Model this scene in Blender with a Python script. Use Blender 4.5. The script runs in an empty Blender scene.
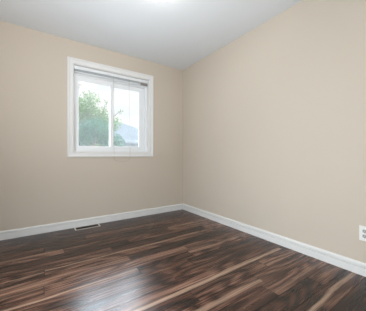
import bpy, bmesh, math, random
from mathutils import Vector, Matrix, noise
random.seed(7)
S = bpy.context.scene
C = S.collection
PI = math.pi

# ------------------------------------------------------------------ camera
cam_d = bpy.data.cameras.new('camera')
cam_d.sensor_width = 36.0
cam_d.lens = 36.0 * 214.0 / 366.0
cam_d.clip_start = 0.02
cam = bpy.data.objects.new('camera', cam_d)
cam.location = (-2.12, -3.11, 0.94)
cam.rotation_euler = (PI / 2, 0, -math.radians(34.3))
C.objects.link(cam)
S.camera = cam

# ------------------------------------------------------------------ exposure and sky
S.view_settings.view_transform = 'Standard'
S.view_settings.look = 'None'
S.view_settings.gamma = 1.0
S.view_settings.use_curve_mapping = False
S.view_settings.exposure = 0.05
LAMP_STRENGTH = 11.0
SKY_LOW, SKY_HIGH, ADDED_GLOW = 0.90, 15.0, 12.0

W = bpy.data.worlds.new('overcast_sky')
S.world = W
W.use_nodes = True
wn, wl = W.node_tree.nodes, W.node_tree.links
wn.clear()
tc = wn.new('ShaderNodeTexCoord')
sep = wn.new('ShaderNodeSeparateXYZ'); wl.new(tc.outputs['Generated'], sep.inputs[0])
ns = wn.new('ShaderNodeTexNoise'); ns.inputs['Scale'].default_value = 5.0; ns.inputs['Detail'].default_value = 5
wl.new(tc.outputs['Generated'], ns.inputs['Vector'])
cr = wn.new('ShaderNodeValToRGB')
cr.color_ramp.elements[0].position = 0.36; cr.color_ramp.elements[0].color = (0.84, 0.91, 0.98, 1)
cr.color_ramp.elements[1].position = 0.50; cr.color_ramp.elements[1].color = (1.0, 0.955, 0.945, 1)
wl.new(ns.outputs['Fac'], cr.inputs[0])
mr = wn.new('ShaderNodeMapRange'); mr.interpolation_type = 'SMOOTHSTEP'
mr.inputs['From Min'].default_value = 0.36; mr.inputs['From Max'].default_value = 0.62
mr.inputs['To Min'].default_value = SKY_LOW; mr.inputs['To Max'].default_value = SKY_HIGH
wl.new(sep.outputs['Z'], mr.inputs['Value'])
# added bright patch high in the sky, out of view, for the floor reflection
glow_az, glow_el = math.radians(18.0), math.radians(36.0)
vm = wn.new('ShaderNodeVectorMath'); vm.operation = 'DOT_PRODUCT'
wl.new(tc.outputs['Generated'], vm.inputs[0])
vm.inputs[1].default_value = (math.sin(glow_az) * math.cos(glow_el), math.cos(glow_az) * math.cos(glow_el), math.sin(glow_el))
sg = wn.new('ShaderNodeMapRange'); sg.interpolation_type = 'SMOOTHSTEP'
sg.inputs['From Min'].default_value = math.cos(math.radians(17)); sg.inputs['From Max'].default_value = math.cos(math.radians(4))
sg.inputs['To Min'].default_value = 0.0; sg.inputs['To Max'].default_value = ADDED_GLOW
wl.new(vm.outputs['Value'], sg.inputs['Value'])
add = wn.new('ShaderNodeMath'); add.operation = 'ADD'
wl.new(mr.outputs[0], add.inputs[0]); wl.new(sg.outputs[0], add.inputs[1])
bg = wn.new('ShaderNodeBackground')
hi = wn.new('ShaderNodeMixRGB'); hi.inputs[2].default_value = (0.74, 0.87, 1.0, 1)
hf = wn.new('ShaderNodeMapRange'); hf.inputs['From Min'].default_value = 0.34; hf.inputs['From Max'].default_value = 0.6
wl.new(sep.outputs['Z'], hf.inputs['Value']); wl.new(hf.outputs[0], hi.inputs[0]); wl.new(cr.outputs[0], hi.inputs[1])
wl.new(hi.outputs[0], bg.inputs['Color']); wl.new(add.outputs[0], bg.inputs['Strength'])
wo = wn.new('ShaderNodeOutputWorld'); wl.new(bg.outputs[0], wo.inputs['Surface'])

# unseen added fill lights: one tilted up, one facing the right wall
def fill_light(name, loc, aim, size, energy, spread, col):
    d = bpy.data.lights.new(name, 'AREA')
    d.shape = 'DISK'; d.size = size; d.energy = energy; d.spread = math.radians(spread); d.color = col
    o = bpy.data.objects.new(name, d)
    o.location = loc
    o.rotation_euler = Vector(aim).to_track_quat('-Z', 'Y').to_euler()
    C.objects.link(o)
fill_light('added_fill_up', (-2.2, -3.0, 1.2), (0.05, 0.70, 0.75), 0.5, 18.5, 115, (0.93, 0.97, 1.0))
fill_light('added_fill_side', (-2.72, -2.35, 0.85), (1.0, 0.12, 0.02), 1.0, 51.0, 180, (0.83, 0.93, 1.0))

# ------------------------------------------------------------------ helpers
def tag(o, label=None, cat=None, group=None, kind=None):
    if label: o['label'] = label
    if cat: o['category'] = cat
    if group: o['group'] = group
    if kind: o['kind'] = kind
    return o

def empty(name, loc=(0, 0, 0)):
    o = bpy.data.objects.new(name, None)
    o.empty_display_size = 0.05
    o.location = loc
    C.objects.link(o)
    return o

def obj(name, bm, mat, parent=None, smooth=False, recalc=True):
    if recalc:
        bmesh.ops.recalc_face_normals(bm, faces=bm.faces[:])
    me = bpy.data.meshes.new(name)
    bm.to_mesh(me); bm.free()
    for m in (mat if isinstance(mat, (list, tuple)) else [mat]):
        me.materials.append(m)
    if smooth:
        for p in me.polygons: p.use_smooth = True
    o = bpy.data.objects.new(name, me)
    C.objects.link(o)
    if parent is not None:
        o.parent = parent
        o.matrix_parent_inverse = Matrix.Translation(parent.location).inverted()
    return o

def box(bm, x0, x1, y0, y1, z0, z1, bevel=0.0):
    r = bmesh.ops.create_cube(bm, size=1.0)
    vs = r['verts']
    for v in vs:
        v.co = Vector(((x0 + x1) / 2 + v.co.x * (x1 - x0), (y0 + y1) / 2 + v.co.y * (y1 - y0), (z0 + z1) / 2 + v.co.z * (z1 - z0)))
    if bevel > 0:
        es = list({e for v in vs for e in v.link_edges})
        bmesh.ops.bevel(bm, geom=es, offset=bevel, segments=2, affect='EDGES', profile=0.6)
    return bm

def ring_sweep(bm, profile, x0, x1, z0, z1, ysign=-1):
    """mitred rectangular frame in the xz plane; profile = [(inset from the outer edge, projection)] closed"""
    rings = []
    for (d, p) in profile:
        y = ysign * p
        rings.append([bm.verts.new((x0 + d, y, z0 + d)), bm.verts.new((x1 - d, y, z0 + d)),
                      bm.verts.new((x1 - d, y, z1 - d)), bm.verts.new((x0 + d, y, z1 - d))])
    n = len(rings)
    for i in range(n):
        a, b = rings[i], rings[(i + 1) % n]
        for k in range(4):
            bm.faces.new((a[k], a[(k + 1) % 4], b[(k + 1) % 4], b[k]))
    return bm

def tube(bm, pts, r, seg=8, cap=True):
    pts = [Vector(p) for p in pts]
    rings = []
    up = Vector((0, 0, 1))
    for i, p in enumerate(pts):
        t = (pts[min(i + 1, len(pts) - 1)] - pts[max(i - 1, 0)]).normalized()
        a = t.cross(up)
        if a.length < 1e-3: a = t.cross(Vector((0, 1, 0)))
        a.normalize(); b = t.cross(a).normalized()
        rr = r[i] if isinstance(r, (list, tuple)) else r
        rings.append([bm.verts.new(p + a * rr * math.cos(k * 2 * PI / seg) + b * rr * math.sin(k * 2 * PI / seg)) for k in range(seg)])
    for A, B in zip(rings, rings[1:]):
        for k in range(seg):
            bm.faces.new((A[k], A[(k + 1) % seg], B[(k + 1) % seg], B[k]))
    if cap:
        bm.faces.new(rings[0]); bm.faces.new(rings[-1])
    return bm

def lathe(bm, prof, cx, cy, seg=64):
    rings = []
    for (r, z) in prof:
        if r < 1e-5: rings.append([bm.verts.new((cx, cy, z))])
        else: rings.append([bm.verts.new((cx + r * math.cos(k * 2 * PI / seg), cy + r * math.sin(k * 2 * PI / seg), z)) for k in range(seg)])
    for A, B in zip(rings, rings[1:]):
        for k in range(seg):
            a0 = A[k % len(A)]; a1 = A[(k + 1) % len(A)]; b0 = B[k % len(B)]; b1 = B[(k + 1) % len(B)]
            vs = []
            for v in (a0, a1, b1, b0):
                if v not in vs: vs.append(v)
            if len(vs) >= 3: bm.faces.new(vs)
    return bm

# ------------------------------------------------------------------ materials
def mat(name, col, rough=0.5, metal=0.0, spec=0.5, bump=0.0, bscale=200.0, var=0.0, vscale=3.0):
    m = bpy.data.materials.new(name); m.use_nodes = True
    nt = m.node_tree; b = nt.nodes['Principled BSDF']
    b.inputs['Base Color'].default_value = (*col, 1)
    b.inputs['Roughness'].default_value = rough
    b.inputs['Metallic'].default_value = metal
    b.inputs['Specular IOR Level'].default_value = spec
    co = nt.nodes.new('ShaderNodeTexCoord')
    if var > 0:
        n = nt.nodes.new('ShaderNodeTexNoise'); n.inputs['Scale'].default_value = vscale; n.inputs['Detail'].default_value = 4
        nt.links.new(co.outputs['Object'], n.inputs['Vector'])
        r = nt.nodes.new('ShaderNodeValToRGB')
        r.color_ramp.elements[0].position = 0.3; r.color_ramp.elements[1].position = 0.7
        r.color_ramp.elements[0].color = (*[c * (1 - var) for c in col], 1)
        r.color_ramp.elements[1].color = (*[min(1, c * (1 + var)) for c in col], 1)
        nt.links.new(n.outputs['Fac'], r.inputs[0]); nt.links.new(r.outputs[0], b.inputs['Base Color'])
    if bump > 0:
        n = nt.nodes.new('ShaderNodeTexNoise'); n.inputs['Scale'].default_value = bscale; n.inputs['Detail'].default_value = 3
        nt.links.new(co.outputs['Object'], n.inputs['Vector'])
        bp = nt.nodes.new('ShaderNodeBump'); bp.inputs['Strength'].default_value = bump; bp.inputs['Distance'].default_value = 0.002
        nt.links.new(n.outputs['Fac'], bp.inputs['Height']); nt.links.new(bp.outputs[0], b.inputs['Normal'])
    return m

M_wall = mat('beige_wall_paint', (0.61, 0.533, 0.447), 0.75, spec=0.25, bump=0.08, bscale=260)
M_ceil = mat('white_ceiling_paint', (0.755, 0.77, 0.79), 0.9, spec=0.1, bump=0.1, bscale=180)
M_trim = mat('white_trim_paint', (0.78, 0.77, 0.755), 0.4)
M_vinyl = mat('white_window_vinyl', (0.86, 0.87, 0.88), 0.35)
M_blind = mat('white_blind_metal', (0.80, 0.81, 0.82), 0.4)
M_slat = mat('pale_grey_slats', (0.50, 0.53, 0.55), 0.45)
M_lock = mat('taupe_plastic', (0.27, 0.24, 0.22), 0.5)
M_cord = mat('pale_cord', (0.40, 0.37, 0.33), 0.8)
M_plate = mat('white_outlet_plastic', (0.86, 0.85, 0.82), 0.3)
M_recep = mat('grey_white_receptacle', (0.50, 0.50, 0.49), 0.35)
M_slot = mat('dark_slot', (0.03, 0.03, 0.03), 0.6)
M_steel = mat('brushed_nickel', (0.55, 0.54, 0.52), 0.35, metal=1.0)
M_reg = mat('almond_register_enamel', (0.66, 0.60, 0.53), 0.4)
M_duct = mat('dark_duct', (0.015, 0.014, 0.013), 0.8)

def glass_mat():
    m = bpy.data.materials.new('window_glass'); m.use_nodes = True
    nt = m.node_tree; nt.nodes.clear()
    t = nt.nodes.new('ShaderNodeBsdfTransparent'); t.inputs[0].default_value = (0.97, 0.975, 0.97, 1)
    g = nt.nodes.new('ShaderNodeBsdfGlossy'); g.inputs['Roughness'].default_value = 0.02
    d = nt.nodes.new('ShaderNodeBsdfTranslucent'); d.inputs[0].default_value = (0.95, 0.93, 0.91, 1)
    fr = nt.nodes.new('ShaderNodeFresnel'); fr.inputs[0].default_value = 1.45
    m1 = nt.nodes.new('ShaderNodeMixShader'); m2 = nt.nodes.new('ShaderNodeMixShader')
    m1.inputs[0].default_value = 0.05      # hazy glare put into the pane as a pale veil
    nt.links.new(t.outputs[0], m1.inputs[1]); nt.links.new(d.outputs[0], m1.inputs[2])
    nt.links.new(fr.outputs[0], m2.inputs[0]); nt.links.new(m1.outputs[0], m2.inputs[1]); nt.links.new(g.outputs[0], m2.inputs[2])
    o = nt.nodes.new('ShaderNodeOutputMaterial'); nt.links.new(m2.outputs[0], o.inputs[0])
    return m
M_glass = glass_mat()

def emis_mat(name, col, strength):
    m = bpy.data.materials.new(name); m.use_nodes = True
    b = m.node_tree.nodes['Principled BSDF']
    b.inputs['Base Color'].default_value = (0.9, 0.9, 0.88, 1)
    b.inputs['Emission Color'].default_value = (*col, 1)
    b.inputs['Emission Strength'].default_value = strength
    return m

def floor_mat():
    m = bpy.data.materials.new('walnut_laminate'); m.use_nodes = True
    nt = m.node_tree; L = nt.links.new; N = nt.nodes.new
    b = nt.nodes['Principled BSDF']
    co = N('ShaderNodeTexCoord')
    def attr(n):
        a = N('ShaderNodeAttribute'); a.attribute_name = n; return a
    seed, tone, sap, sapw, saps = attr('seed'), attr('tone'), attr('sap_pos'), attr('sap_width'), attr('sap_amount')
    def math_(op, a, b_=None, clamp=False):
        n = N('ShaderNodeMath'); n.operation = op; n.use_clamp = clamp
        for i, v in enumerate((a, b_)):
            if v is None: continue
            if isinstance(v, (int, float)): n.inputs[i].default_value = v
            else: L(v, n.inputs[i])
        return n.outputs[0]
    sp = N('ShaderNodeSeparateXYZ'); L(co.outputs['Object'], sp.inputs[0])
    sx = math_('ADD', sp.outputs[0], math_('MULTIPLY', seed.outputs['Fac'], 37.0))
    sy = math_('ADD', sp.outputs[1], math_('MULTIPLY', seed.outputs['Fac'], 11.0))
    def vec(kx, ky):
        c = N('ShaderNodeCombineXYZ'); L(math_('MULTIPLY', sx, kx), c.inputs[0]); L(math_('MULTIPLY', sy, ky), c.inputs[1]); L(seed.outputs['Fac'], c.inputs[2]); return c.outputs[0]
    def noise_(v, scale, det, rough=0.5, dist=0.0):
        n = N('ShaderNodeTexNoise'); n.inputs['Scale'].default_value = scale; n.inputs['Detail'].default_value = det
        n.inputs['Roughness'].default_value = rough; n.inputs['Distortion'].default_value = dist; L(v, n.inputs['Vector']); return n.outputs['Fac']
    # cathedral figure: bands of a warped distance across the plank
    warp = noise_(vec(0.95, 5.0), 1.0, 1.0, 0.35)
    band = math_('SINE', math_('MULTIPLY', warp, 62.0))
    band = math_('MULTIPLY_ADD', band, 0.5); nt.nodes[-1].inputs[2].default_value = 0.5
    band = math_('POWER', band, 0.6)
    fibre = noise_(vec(1.6, 85.0), 1.0, 3.0, 0.6)
    broad = noise_(vec(0.45, 13.0), 1.0, 2.0, 0.5, 0.2)
    v = math_('ADD', math_('MULTIPLY', band, 0.29), math_('MULTIPLY', fibre, 0.38))
    v = math_('ADD', v, math_('MULTIPLY', broad, 0.67))
    v = math_('ADD', v, tone.outputs['Fac'])          # tone -0.2 .. 0.2
    ramp = N('ShaderNodeValToRGB'); e = ramp.color_ramp.elements
    e[0].position = 0.42; e[0].color = (0.009, 0.0036, 0.0024, 1)
    e[1].position = 1.02; e[1].color = (0.29, 0.160, 0.108, 1)
    for p, c in ((0.55, (0.029, 0.0112, 0.0070)), (0.70, (0.072, 0.0305, 0.0195)), (0.85, (0.145, 0.070, 0.046))):
        x = e.new(p); x.color = (*c, 1)
    L(v, ramp.inputs[0])
    # pale sapwood along one side of some planks
    uv = N('ShaderNodeUVMap'); uv.uv_map = 'plank'
    us = N('ShaderNodeSeparateXYZ'); L(uv.outputs[0], us.inputs[0])
    wob = noise_(vec(2.2, 3.0), 1.0, 3.0)
    d = math_('ABSOLUTE', math_('SUBTRACT', math_('ADD', us.outputs[1], math_('MULTIPLY', math_('SUBTRACT', wob, 0.5), 0.5)), sap.outputs['Fac']))
    k = math_('SUBTRACT', 1.0, math_('DIVIDE', d, sapw.outputs['Fac']))
    k = math_('MULTIPLY', k, 1.3, True)
    k = math_('MULTIPLY', k, saps.outputs['Fac'])
    k = math_('MULTIPLY', k, math_('ADD', math_('MULTIPLY', fibre, 0.9), 0.5), True)
    mx = N('ShaderNodeMixRGB'); L(k, mx.inputs[0]); L(ramp.outputs[0], mx.inputs[1]); mx.inputs[2].default_value = (0.36, 0.235, 0.165, 1)
    L(mx.outputs[0], b.inputs['Base Color'])
    b.inputs['Roughness'].default_value = 0.27
    b.inputs['Specular IOR Level'].default_value = 0.5
    rr = math_('ADD', math_('MULTIPLY', fibre, 0.16), 0.20); L(rr, b.inputs['Roughness'])
    bp = N('ShaderNodeBump'); bp.inputs['Strength'].default_value = 0.12; bp.inputs['Distance'].default_value = 0.001
    L(fibre, bp.inputs['Height']); L(bp.outputs[0], b.inputs['Normal'])
    return m
M_floor = floor_mat()
M_gap = mat('plank_joint', (0.012, 0.008, 0.006), 0.8)

# ------------------------------------------------------------------ room shell
XL, YR, HC = -2.80, -3.45, 2.44       # left wall, rear wall, ceiling height
WX0, WX1, WZ0, WZ1 = -1.73, -0.65, 0.990, 2.140   # window opening
T = 0.17
DX0, DX1, DZ = -2.60, -1.72, 2.05     # doorway behind the camera
HY = -4.75                            # far side of the hall

bm = bmesh.new()
for a in ((XL - T, WX0, 0, T, -0.05, HC), (WX1, T, 0, T, -0.05, HC), (WX0, WX1, 0, T, -0.05, WZ0), (WX0, WX1, 0, T, WZ1, HC)):
    box(bm, *a)
bmesh.ops.remove_doubles(bm, verts=bm.verts[:], dist=1e-5)
tag(obj('wall_back', bm, M_wall), 'beige painted wall with the window in it', kind='structure')
bm = bmesh.new(); box(bm, 0, T, HY, 0, -0.05, HC)
tag(obj('wall_right', bm, M_wall), 'plain beige painted wall on the right with a wall outlet', kind='structure')
bm = bmesh.new(); box(bm, XL - T, XL, HY, 0, -0.05, HC)
tag(obj('wall_left', bm, M_wall), 'beige painted wall left of the camera', kind='structure')
bm = bmesh.new()
for a in ((XL, DX0, YR - 0.12, YR, -0.0, HC), (DX1, 0, YR - 0.12, YR, -0.0, HC), (DX0, DX1, YR - 0.12, YR, DZ, HC)):
    box(bm, *a)
tag(obj('wall_front', bm, M_wall), 'beige painted wall with the doorway behind the camera', kind='structure')
bm = bmesh.new(); box(bm, XL, 0, HY - T, HY, -0.05, HC)
tag(obj('wall_hall', bm, M_wall), 'beige painted wall across the hall behind the camera', kind='structure')
bm = bmesh.new(); box(bm, XL - T, T, HY - T, T, HC, HC + 0.2)
tag(obj('ceiling', bm, M_ceil), 'flat white painted ceiling', kind='structure')

# laminate floor: one mesh, one face per plank carrying the plank's own grain seed, tone and sapwood
PW = 0.127
def build_floor():
    bm = bmesh.new()
    uvl = bm.loops.layers.uv.new('plank')
    data = []
    def plank(x0, x1, y0, y1, tone, sap):
        g = 0.0015
        vs = [bm.verts.new((x, y, 0.0)) for x, y in ((x0 + g, y0 + g), (x1 - g, y0 + g), (x1 - g, y1 - g), (x0 + g, y1 - g))]
        f = bm.faces.new(vs)
        f.normal_update()
        for l, (u, v) in zip(f.loops, ((x0, 0), (x1, 0), (x1, 1), (x0, 1))):
            l[uvl].uv = (u, v)
        data.append((random.random(), tone * 1.25 - 0.01, sap))
    # fixed joints and streaks read from the place: row -> list of (x of the plank's left end, tone, (pos, width, amount))
    fixed = {
        2: [(-2.9, .02, None), (-1.55, -.05, None)],
        4: [(-3.3, .05, None), (-2.06, -.12, None), (-0.85, .0, None)],
        5: [(-3.0, .05, (.85, .10, .5)), (-1.9, .0, None), (-.72, .06, (.45, .14, .55))],
        7: [(-2.8, .04, None), (-1.5, -.14, None), (-.3, .05, None)],
        8: [(-3.27, -.02, (.72, .10, .7)), (-2.07, .03, (.85, .09, 1.0)), (-.45, .0, None)],
        9: [(-2.63, .10, None), (-1.42, -.14, None), (-.2, .02, None)],
        10: [(-3.28, .07, (.9, .08, .4)), (-2.08, .05, (.85, .07, .3)), (-.86, .07, None)],
        11: [(-2.63, .06, (.72, .13, .8)), (-1.43, -.10, None), (-.9, .06, (.85, .15, .6))],
        12: [(-2.9, .02, None), (-1.0, -.06, None)],
        13: [(-2.5, -.06, None), (-1.25, -.02, None), (-.05, 0, None)],
        14: [(-2.3, .02, (.22, .22, .95)), (-.08, -.06, None)],
        15: [(-2.9, -.08, None), (-1.25, -.04, None), (-.5, .07, None)],
        16: [(-2.24, .05, (.45, .22, .6)), (-.72, -.02, None)],
        17: [(-1.98, -.06, None), (-.78, .06, (.3, .2, .25))],
        18: [(-1.6, -.08, None), (-.4, .02, None)],
        19: [(-2.2, .0, None), (-.95, -.03, (.55, .17, .9))],
        20: [(-1.8, -.1, None), (-.62, -.12, None)],
    }
    nrows = int(math.ceil(-HY / PW))
    for r in range(nrows):
        y1 = -r * PW; y0 = max(y1 - PW, HY)
        if r in fixed:
            lst = list(fixed[r])
        else:
            lst = []; x = XL - random.uniform(0, 1.2)
            while x < 0:
                lst.append((x, random.uniform(-.12, .10), (random.random(), random.uniform(.05, .18), random.uniform(.3, .8)) if random.random() < .4 else None)); x += 1.21
        if lst[0][0] > XL: lst.insert(0, (XL - 0.1, random.uniform(-.08, .08), None))
        for i, (x, t, s) in enumerate(lst):
            a = max(x, XL); b = min(lst[i + 1][0] if i + 1 < len(lst) else 0, 0)
            if b - a > 0.01: plank(a, b, y0, y1, t, s)
    n = len(data)
    box(bm, XL, 0, HY, 0, -0.05, -0.0012)
    for f in bm.faces: f.material_index = 0
    bm.faces.ensure_lookup_table()
    for f in bm.faces[n:]: f.material_index = 1
    o = obj('floor', bm, [M_floor, M_gap], recalc=False)
    me = o.data
    cols = {'seed': [], 'tone': [], 'sap_pos': [], 'sap_width': [], 'sap_amount': []}
    for i in range(len(me.polygons)):
        s, t, sp = data[i] if i < n else (0, 0, None)
        sp = sp or (0.5, 0.1, 0.0)
        for k_, v_ in zip(cols, (s, t, *sp)): cols[k_].append(v_)
    for k_, v_ in cols.items():
        a = me.attributes.new(k_, 'FLOAT', 'FACE'); a.data.foreach_set('value', v_)
    tag(o, 'dark walnut laminate plank floor with pale streaks', kind='structure')
build_floor()

# baseboards: moulded profile (distance from wall, height)
BB = [(0, 0), (.019, 0), (.019, .057), (.018, .059), (.0008, .0595), (.0008, .0695), (.014, .070), (.014, .086), (.008, .094), (.003, .097), (0, .097)]
def baseboard(name, a, b, nrm, label, ma=0, mb=0):
    """a -> b along the wall; nrm points into the room; ma/mb = 1 mitre at that end"""
    a, b, nrm = Vector(a), Vector(b), Vector(nrm)
    t = (b - a).normalized()
    bm = bmesh.new()
    A = [bm.verts.new(a + nrm * d + t * (d * ma) + Vector((0, 0, z + .0005))) for d, z in BB]
    B = [bm.verts.new(b + nrm * d - t * (d * mb) + Vector((0, 0, z + .0005))) for d, z in BB]
    n = len(BB)
    for i in range(n):
        bm.faces.new((A[i], A[(i + 1) % n], B[(i + 1) % n], B[i]))
    bm.faces.new(A); bm.faces.new(B)
    tag(obj(name, bm, M_trim), label, kind='structure')
baseboard('baseboard_back', (XL, 0, 0), (0, 0, 0), (0, -1, 0), 'white moulded baseboard below the window', 1, 1)
baseboard('baseboard_right', (0, 0, 0), (0, YR, 0), (-1, 0, 0), 'white moulded baseboard along the right wall', 1, 1)
baseboard('baseboard_left', (XL, YR, 0), (XL, 0, 0), (1, 0, 0), 'white moulded baseboard along the left wall', 1, 1)
baseboard('baseboard_front', (0, YR, 0), (DX1 + .07, YR, 0), (0, 1, 0), 'white moulded baseboard beside the doorway behind the camera', 1, 0)
# door casing behind the camera
bm = bmesh.new()
for a in ((DX0 - .065, DX0, YR, YR + .016, 0, DZ + .065), (DX1, DX1 + .065, YR, YR + .016, 0, DZ + .065), (DX0, DX1, YR, YR + .016, DZ, DZ + .065)):
    box(bm, *a, bevel=.003)
tag(obj('trim_1', bm, M_trim), 'white casing round the doorway behind the camera', kind='structure')

# ------------------------------------------------------------------ window
win = empty('window_1', (-1.19, 0, WZ0)); tag(win, 'white sliding window with two panes in beige wall', kind='structure')
CW = 0.070
bm = bmesh.new()
ring_sweep(bm, [(0, 0), (0, .017), (.003, .020), (.018, .020), (.023, .016), (.028, .013), (.056, .011), (.060, .014), (.066, .014), (CW, .011), (CW, 0)],
           WX0 - CW, WX1 + CW, WZ0 - CW, WZ1 + CW)
obj('casing', bm, M_trim, win)
bm = bmesh.new()   # jamb liner
ring_sweep(bm, [(0, .001), (.008, .001), (.008, -.085), (0, -.085)], WX0, WX1, WZ0, WZ1)
obj('jamb', bm, M_trim, win)
FY0, FY1 = .075, .155
bm = bmesh.new()
ring_sweep(bm, [(0, FY0), (.034, FY0), (.034, FY0 + .012), (.028, FY0 + .012), (.028, FY1), (0, FY1)], WX0 + .008, WX1 - .008, WZ0 + .008, WZ1 - .008, ysign=1)
obj('window_frame', bm, M_vinyl, win)
bm = bmesh.new(); box(bm, WX0 + .030, WX1 - .030, FY0 + .002, FY1, 2.022, WZ1 - .036, .002)
obj('head_frame', bm, M_vinyl, win)
def sash(x0, x1, z0, z1, y0, y1, sl, sr, st, sb, pull):
    bm = bmesh.new()
    box(bm, x0, x0 + sl, y0, y1, z0, z1, .003)
    box(bm, x1 - sr, x1, y0, y1, z0, z1, .003)
    box(bm, x0 + sl - .002, x1 - sr + .002, y0 + .001, y1 - .001, z0, z0 + sb, .003)
    box(bm, x0 + sl - .002, x1 - sr + .002, y0 + .001, y1 - .001, z1 - st, z1, .003)
    s = obj('sash', bm, M_vinyl, win)
    bm = bmesh.new()
    yc = (y0 + y1) / 2
    box(bm, x0 + sl - .004, x1 - sr + .004, yc - .002, yc + .002, z0 + sb - .004, z1 - st + .004)
    g = obj('pane', bm, M_glass, s)
    if pull:
        bm = bmesh.new(); box(bm, x1 - sr + .010, x1 - sr + .022, y0 - .010, y0 + .001, 1.42, 1.52, .003)
        obj('sash_pull', bm, M_vinyl, s)
zs0, zs1 = WZ0 + .036, 2.022
sash(WX0 + .036, -1.185, zs0, zs1, .085, .113, .042, .046, .070, .048, True)      # sliding sash
sash(-1.235, WX1 - .036, zs0, zs1, .118, .146, .046, .085, .070, .056, False)     # fixed sash

# blind drawn up to the head of the window
bl = empty('window_blind', (-1.19, .040, WZ1 - .03)); tag(bl, 'white slatted blind drawn fully up at top of the window', 'blind')
bx0, bx1 = WX0 + .012, WX1 - .012
bm = bmesh.new(); box(bm, bx0, bx1, .016, .056, 2.085, 2.128, .004)
obj('headrail', bm, M_blind, bl)
for i in range(8):
    z = 2.0835 - i * .0034
    dx = random.uniform(-.004, .004); dy = random.uniform(-.002, .002)
    bm = bmesh.new(); box(bm, bx0 + .012 + dx, bx1 - .014 + dx, .022 + dy, .050 + dy, z - .0020, z + .0002)
    obj('slat', bm, M_slat, bl)
bm = bmesh.new(); box(bm, bx0 + .012, bx1 - .014, .022, .050, 2.044, 2.056, .003)
obj('bottom_rail', bm, M_blind, bl)
bm = bmesh.new(); box(bm, bx1 - .125, bx1 - .010, .012, .021, 2.036, 2.074, .003); box(bm, bx1 - .06, bx1 - .03, .008, .013, 2.042, 2.066, .002)
obj('cord_lock', bm, M_lock, bl)
cpts = [(-1.205, .014, 2.09), (-1.205, -.005, 1.7), (-1.207, -.0235, .99)]
for k in range(0, 21):
    a = PI + PI * k / 20
    cpts.append((-1.09 + .117 * math.cos(a), -.0235 + .018 * min(1, max(0, -math.sin(a)) * 2) * 0.6, .905 + .055 * math.sin(a)))
cpts += [(-.972, -.0235, .99), (-.975, -.005, 1.7), (-.975, .014, 2.09)]
bm = bmesh.new(); tube(bm, cpts, .0014, 8)
obj('pull_cord', bm, M_cord, bl, smooth=True)

# ------------------------------------------------------------------ ceiling lamp
LX, LY = -1.229, -1.459
lamp = empty('ceiling_light', (LX, LY, HC)); tag(lamp, 'round flush ceiling lamp with glowing white dome', 'lamp')
bm = bmesh.new(); lathe(bm, [(0, HC - .0005), (.150, HC - .0005), (.152, HC - .004), (.150, HC - .016), (.143, HC - .020), (0, HC - .020)], LX, LY)
obj('base', bm, M_steel, lamp, smooth=False)
bm = bmesh.new()
prof = [(.140, HC - .0195)]
for k in range(0, 15):
    a = PI / 2 * k / 14
    prof.append((.142 * math.cos(a) if k < 14 else 0, HC - .026 - .075 * math.sin(a)))
lathe(bm, prof, LX, LY)
obj('lamp_shade', bm, emis_mat('lit_frosted_glass', (1.0, 0.96, 0.91), LAMP_STRENGTH), lamp, smooth=True)
bm = bmesh.new(); lathe(bm, [(0, HC - .1005), (.010, HC - .1005), (.011, HC - .106), (.006, HC - .114), (0, HC - .117)], LX, LY, 24)
obj('finial', bm, M_steel, lamp, smooth=True)

# ------------------------------------------------------------------ wall outlet on the right wall
OY, OZ = -2.53, 0.328
ol = empty('wall_outlet', (0, OY, OZ)); tag(ol, 'white duplex power outlet low on the right wall', 'outlet')
bm = bmesh.new(); box(bm, -.006, -.0002, OY - .036, OY + .036, OZ - .058, OZ + .058, .0022)
obj('cover_plate', bm, M_plate, ol)
for s in (1, -1):
    zc = OZ + s * .0195
    bm = bmesh.new()
    ring = []
    for k in range(32):
        a = 2 * PI * k / 32
        y = .0165 * math.cos(a); z = max(-.0135, min(.0135, .0185 * math.sin(a)))
        ring.append((y, z))
    f0 = [bm.verts.new((-.0055, OY + y, zc + z)) for y, z in ring]
    f1 = [bm.verts.new((-.0082, OY + y * .97, zc + z * .97)) for y, z in ring]
    for k in range(32): bm.faces.new((f0[k], f0[(k + 1) % 32], f1[(k + 1) % 32], f1[k]))
    bm.faces.new(f1); bm.faces.new(f0)
    rc = obj('receptacle', bm, M_recep, ol)
    for dy, hgt in ((.0064, .009), (-.0064, .007)):
        bm = bmesh.new(); box(bm, -.0085, -.0080, OY + dy - .0017, OY + dy + .0017, zc + .003 - hgt / 2, zc + .003 + hgt / 2)
        obj('slot', bm, M_slot, rc)
    bm = bmesh.new()
    r = bmesh.ops.create_cone(bm, cap_ends=True, segments=16, radius1=.0024, radius2=.0024, depth=.0006)
    bmesh.ops.rotate(bm, verts=bm.verts[:], matrix=Matrix.Rotation(PI / 2, 3, 'Y')); bmesh.ops.translate(bm, verts=bm.verts[:], vec=(-.0083, OY, zc - .0075))
    obj('ground_hole', bm, M_slot, rc)
bm = bmesh.new()
bmesh.ops.create_cone(bm, cap_ends=True, segments=16, radius1=.0034, radius2=.0028, depth=.0014)
bmesh.ops.rotate(bm, verts=bm.verts[:], matrix=Matrix.Rotation(-PI / 2, 3, 'Y')); bmesh.ops.translate(bm, verts=bm.verts[:], vec=(-.0066, OY, OZ))
obj('screw', bm, M_steel, ol)

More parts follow.
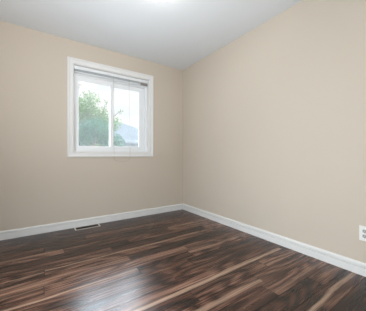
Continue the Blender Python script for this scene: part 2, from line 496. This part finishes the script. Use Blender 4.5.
# ------------------------------------------------------------------ floor register under the window
RX0, RX1, RY0, RY1 = -1.725, -1.420, -.140, -.025
rg = empty('floor_register', ((RX0 + RX1) / 2, (RY0 + RY1) / 2, 0)); tag(rg, 'almond metal floor register with dark louvres by the baseboard', 'floor vent')
bm = bmesh.new()
e = .016
for a in ((RX0, RX0 + e, RY0, RY1), (RX1 - e, RX1, RY0, RY1), (RX0 + e, RX1 - e, RY0, RY0 + e * .5), (RX0 + e, RX1 - e, RY1 - e * .5, RY1)):
    box(bm, *a, .0003, .005)
obj('frame', bm, M_reg, rg)
bm = bmesh.new(); box(bm, RX0 + e, RX1 - e, RY0 + e * .5, RY1 - e * .5, .0003, .0012)
obj('duct_opening', bm, M_duct, rg)
n = 18
for i in range(n):
    x = RX0 + e + (RX1 - RX0 - 2 * e) * (i + .5) / n
    bm = bmesh.new(); box(bm, x - .0012, x + .0012, RY0 + e * .5, RY1 - e * .5, .0012, .0042)
    obj('louvre', bm, M_duct, rg)

# ------------------------------------------------------------------ outside
GZ = -0.55
M_bounce = mat('pale_bounce_ground', (0.50, 0.49, 0.47), 0.9, var=.1, vscale=2)  # unseen ground, made pale to throw daylight up to the ceiling
bm = bmesh.new(); box(bm, -30, 45, T + .01, 60, GZ - .1, GZ)
tag(obj('ground', bm, M_bounce), 'unseen ground outside the window, made pale to bounce light', kind='structure')

def leaf_mat(name, col, tr):
    m = bpy.data.materials.new(name); m.use_nodes = True
    nt = m.node_tree; nt.nodes.clear()
    co = nt.nodes.new('ShaderNodeTexCoord')
    n = nt.nodes.new('ShaderNodeTexNoise'); n.inputs['Scale'].default_value = 6.0; nt.links.new(co.outputs['Object'], n.inputs['Vector'])
    r = nt.nodes.new('ShaderNodeValToRGB')
    r.color_ramp.elements[0].position = .35; r.color_ramp.elements[1].position = .68
    r.color_ramp.elements[0].color = (*[c * .6 for c in col], 1); r.color_ramp.elements[1].color = (*[min(1, c * 1.3) for c in col], 1)
    nt.links.new(n.outputs['Fac'], r.inputs[0])
    d = nt.nodes.new('ShaderNodeBsdfDiffuse'); t = nt.nodes.new('ShaderNodeBsdfTranslucent')
    nt.links.new(r.outputs[0], d.inputs[0]); nt.links.new(r.outputs[0], t.inputs[0])
    mx = nt.nodes.new('ShaderNodeMixShader'); mx.inputs[0].default_value = tr
    nt.links.new(d.outputs[0], mx.inputs[1]); nt.links.new(t.outputs[0], mx.inputs[2])
    o = nt.nodes.new('ShaderNodeOutputMaterial'); nt.links.new(mx.outputs[0], o.inputs[0])
    return m
M_leaf = leaf_mat('tree_leaves', (0.100, 0.160, 0.055), .5)
M_hedge = leaf_mat('shrub_leaves', (0.045, 0.112, 0.072), .4)
M_bark = mat('bark', (0.13, 0.10, 0.08), 0.9, var=.3, vscale=12)

def leaf(bm, p, s):
    n = Vector((random.gauss(0, 1), random.gauss(0, 1), random.gauss(0, 1) + .6)).normalized()
    a = n.orthogonal().normalized(); a = Matrix.Rotation(random.uniform(0, 2 * PI), 3, n) @ a; b = n.cross(a)
    pts = [p - a * s, p + b * s * .42 + n * s * .12, p + a * s, p - b * s * .42 + n * s * .12]
    bm.faces.new([bm.verts.new(q) for q in pts])

def tree(name, x, y, blobs, leafm, label, cat, trunk_top, count, size, trunk_r=.07, branches=(), grow=1.0):
    back = lambda p: (-2.12 + (p[0] + 2.12) * grow, -3.11 + (p[1] + 3.11) * grow, .94 + (p[2] - .94) * grow)
    x, y, trunk_top = back((x, y, trunk_top))
    blobs = [(*back(q[:3]), q[3] * grow, q[4]) for q in blobs]
    branches = [[back(p) for p in pts] for pts in branches]
    t = empty(name, (x, y, GZ)); tag(t, label, cat)
    bm = bmesh.new()
    tube(bm, [(x, y, GZ - .02), (x + .03, y, GZ + (trunk_top - GZ) * .5), (x - .02, y + .03, trunk_top)], [trunk_r * 1.2, trunk_r, trunk_r * .4], 10)
    for (bx, by, bz, r, w) in blobs:
        st = Vector((x, y, GZ + (trunk_top - GZ) * .55)); en = Vector((bx, by, bz + r * .5))
        mid = st.lerp(en, .5) + Vector((0, 0, .05))
        tube(bm, [st, mid, en], [trunk_r * .5, trunk_r * .3, trunk_r * .1], 7)
    for pts in branches:
        tube(bm, pts, [trunk_r * .22] * (len(pts) - 1) + [trunk_r * .07], 6)
    obj('trunk', bm, M_bark, t, smooth=True)
    bm = bmesh.new()
    tot = sum(w for *_, w in blobs)
    for (bx, by, bz, r, w) in blobs:
        for _ in range(int(count * w / tot)):
            d = Vector((random.gauss(0, 1), random.gauss(0, 1), random.gauss(0, 1))).normalized()
            rr = r * (random.random() ** .45)
            leaf(bm, Vector((bx, by, bz)) + Vector((d.x, d.y, d.z * .85)) * rr, size * random.uniform(.6, 1.2))
    for pts in branches:
        for _ in range(34):
            k = random.random() * (len(pts) - 1); i = int(k)
            p = Vector(pts[i]).lerp(Vector(pts[i + 1]), k - i)
            leaf(bm, p + Vector((random.gauss(0, .05), random.gauss(0, .05), random.gauss(0, .04))), size * random.uniform(.7, 1.2))
    obj('foliage', bm, leafm, t, recalc=False)
    return t

tree('tree', -.45, 5.3, [(-.75, 5.2, 2.55, .55, 3), (-.15, 5.4, 2.35, .5, 2.6), (.35, 5.5, 2.2, .40, 1.1), (-1.2, 5.3, 2.45, .7, 4.5), (-.5, 5.3, 3.0, .38, .7), (-.3, 5.2, 1.7, .6, 3)],
     M_leaf, 'loose pale green leafy tree seen through the left pane', 'tree', 2.4, 8000, .048,
     branches=[[(-.9, 5.2, 2.7), (-1.0, 5.15, 3.2), (-.93, 5.1, 3.41), (-.45, 5.05, 3.41)], [(.2, 5.4, 2.3), (.55, 5.4, 2.65), (.75, 5.4, 2.72)], [(-.1, 5.4, 2.4), (.05, 5.4, 2.9), (.2, 5.4, 3.05)]], grow=1.15)
tree('shrub', -.6, 4.3, [(-1.0, 4.3, 1.6, .5, 2.6), (-.5, 4.3, 1.75, .5, 2.6), (.02, 4.35, 1.35, .45, 1.8), (-.6, 4.25, .6, .6, 2), (.1, 4.3, .5, .5, 1.5), (-1.3, 4.3, .6, .6, 1.5)],
     M_hedge, 'dense bluish green shrub in front of the pale tree', 'shrub', 1.2, 9500, .042)

# neighbouring house: hipped roof with shingles, fascia, siding
def shingles():
    m = mat('grey_shingles', (0.27, 0.31, 0.34), .9)
    nt = m.node_tree; b = nt.nodes['Principled BSDF']; co = nt.nodes.new('ShaderNodeTexCoord')
    mp = nt.nodes.new('ShaderNodeMapping'); mp.inputs['Rotation'].default_value = (0, 0, 0)
    br = nt.nodes.new('ShaderNodeTexBrick'); br.inputs['Scale'].default_value = 3.0
    br.inputs['Color1'].default_value = (0.030, 0.036, 0.042, 1); br.inputs['Color2'].default_value = (0.024, 0.029, 0.034, 1); br.inputs['Mortar'].default_value = (0.022, 0.028, 0.034, 1)
    br.inputs['Mortar Size'].default_value = .02
    nt.links.new(co.outputs['Object'], mp.inputs[0]); nt.links.new(mp.outputs[0], br.inputs['Vector']); nt.links.new(br.outputs[0], b.inputs['Base Color'])
    return m
M_roof = shingles()
M_siding = mat('pale_siding', (0.14, 0.15, 0.165), .7)
hs = empty('house', (1.5, 9.5, GZ)); tag(hs, 'low house with grey shingle hip roof seen through the right pane', 'house')
ex0, ex1, ey0, ey1, ez, rz = -6.0, 4.9, 7.6, 12.6, 1.74, 3.30
rx0, rx1, ry = -3.5, .95, 10.1
bm = bmesh.new(); box(bm, ex0 + .35, ex1 - .35, ey0 + .35, ey1 - .35, GZ, ez)
wobj = obj('wall', bm, M_siding, hs)
bm = bmesh.new()
a, b_, c, d = [bm.verts.new(p) for p in ((ex0, ey0, ez), (ex1, ey0, ez), (ex1, ey1, ez), (ex0, ey1, ez))]
r0, r1 = bm.verts.new((rx0, ry, rz)), bm.verts.new((rx1, ry, rz))
for f in ((a, b_, r1, r0), (b_, c, r1), (c, d, r0, r1), (d, a, r0), (a, b_, c, d)): bm.faces.new(f)
obj('roof', bm, M_roof, hs)
bm = bmesh.new()
for q in ((ex0 - .02, ex1 + .02, ey0 - .03, ey0 + .02), (ex0 - .02, ex1 + .02, ey1 - .02, ey1 + .03), (ex0 - .03, ex0 + .02, ey0, ey1), (ex1 - .02, ex1 + .03, ey0, ey1)):
    box(bm, *q, ez - .13, ez + .01)
obj('fascia', bm, M_siding, hs)
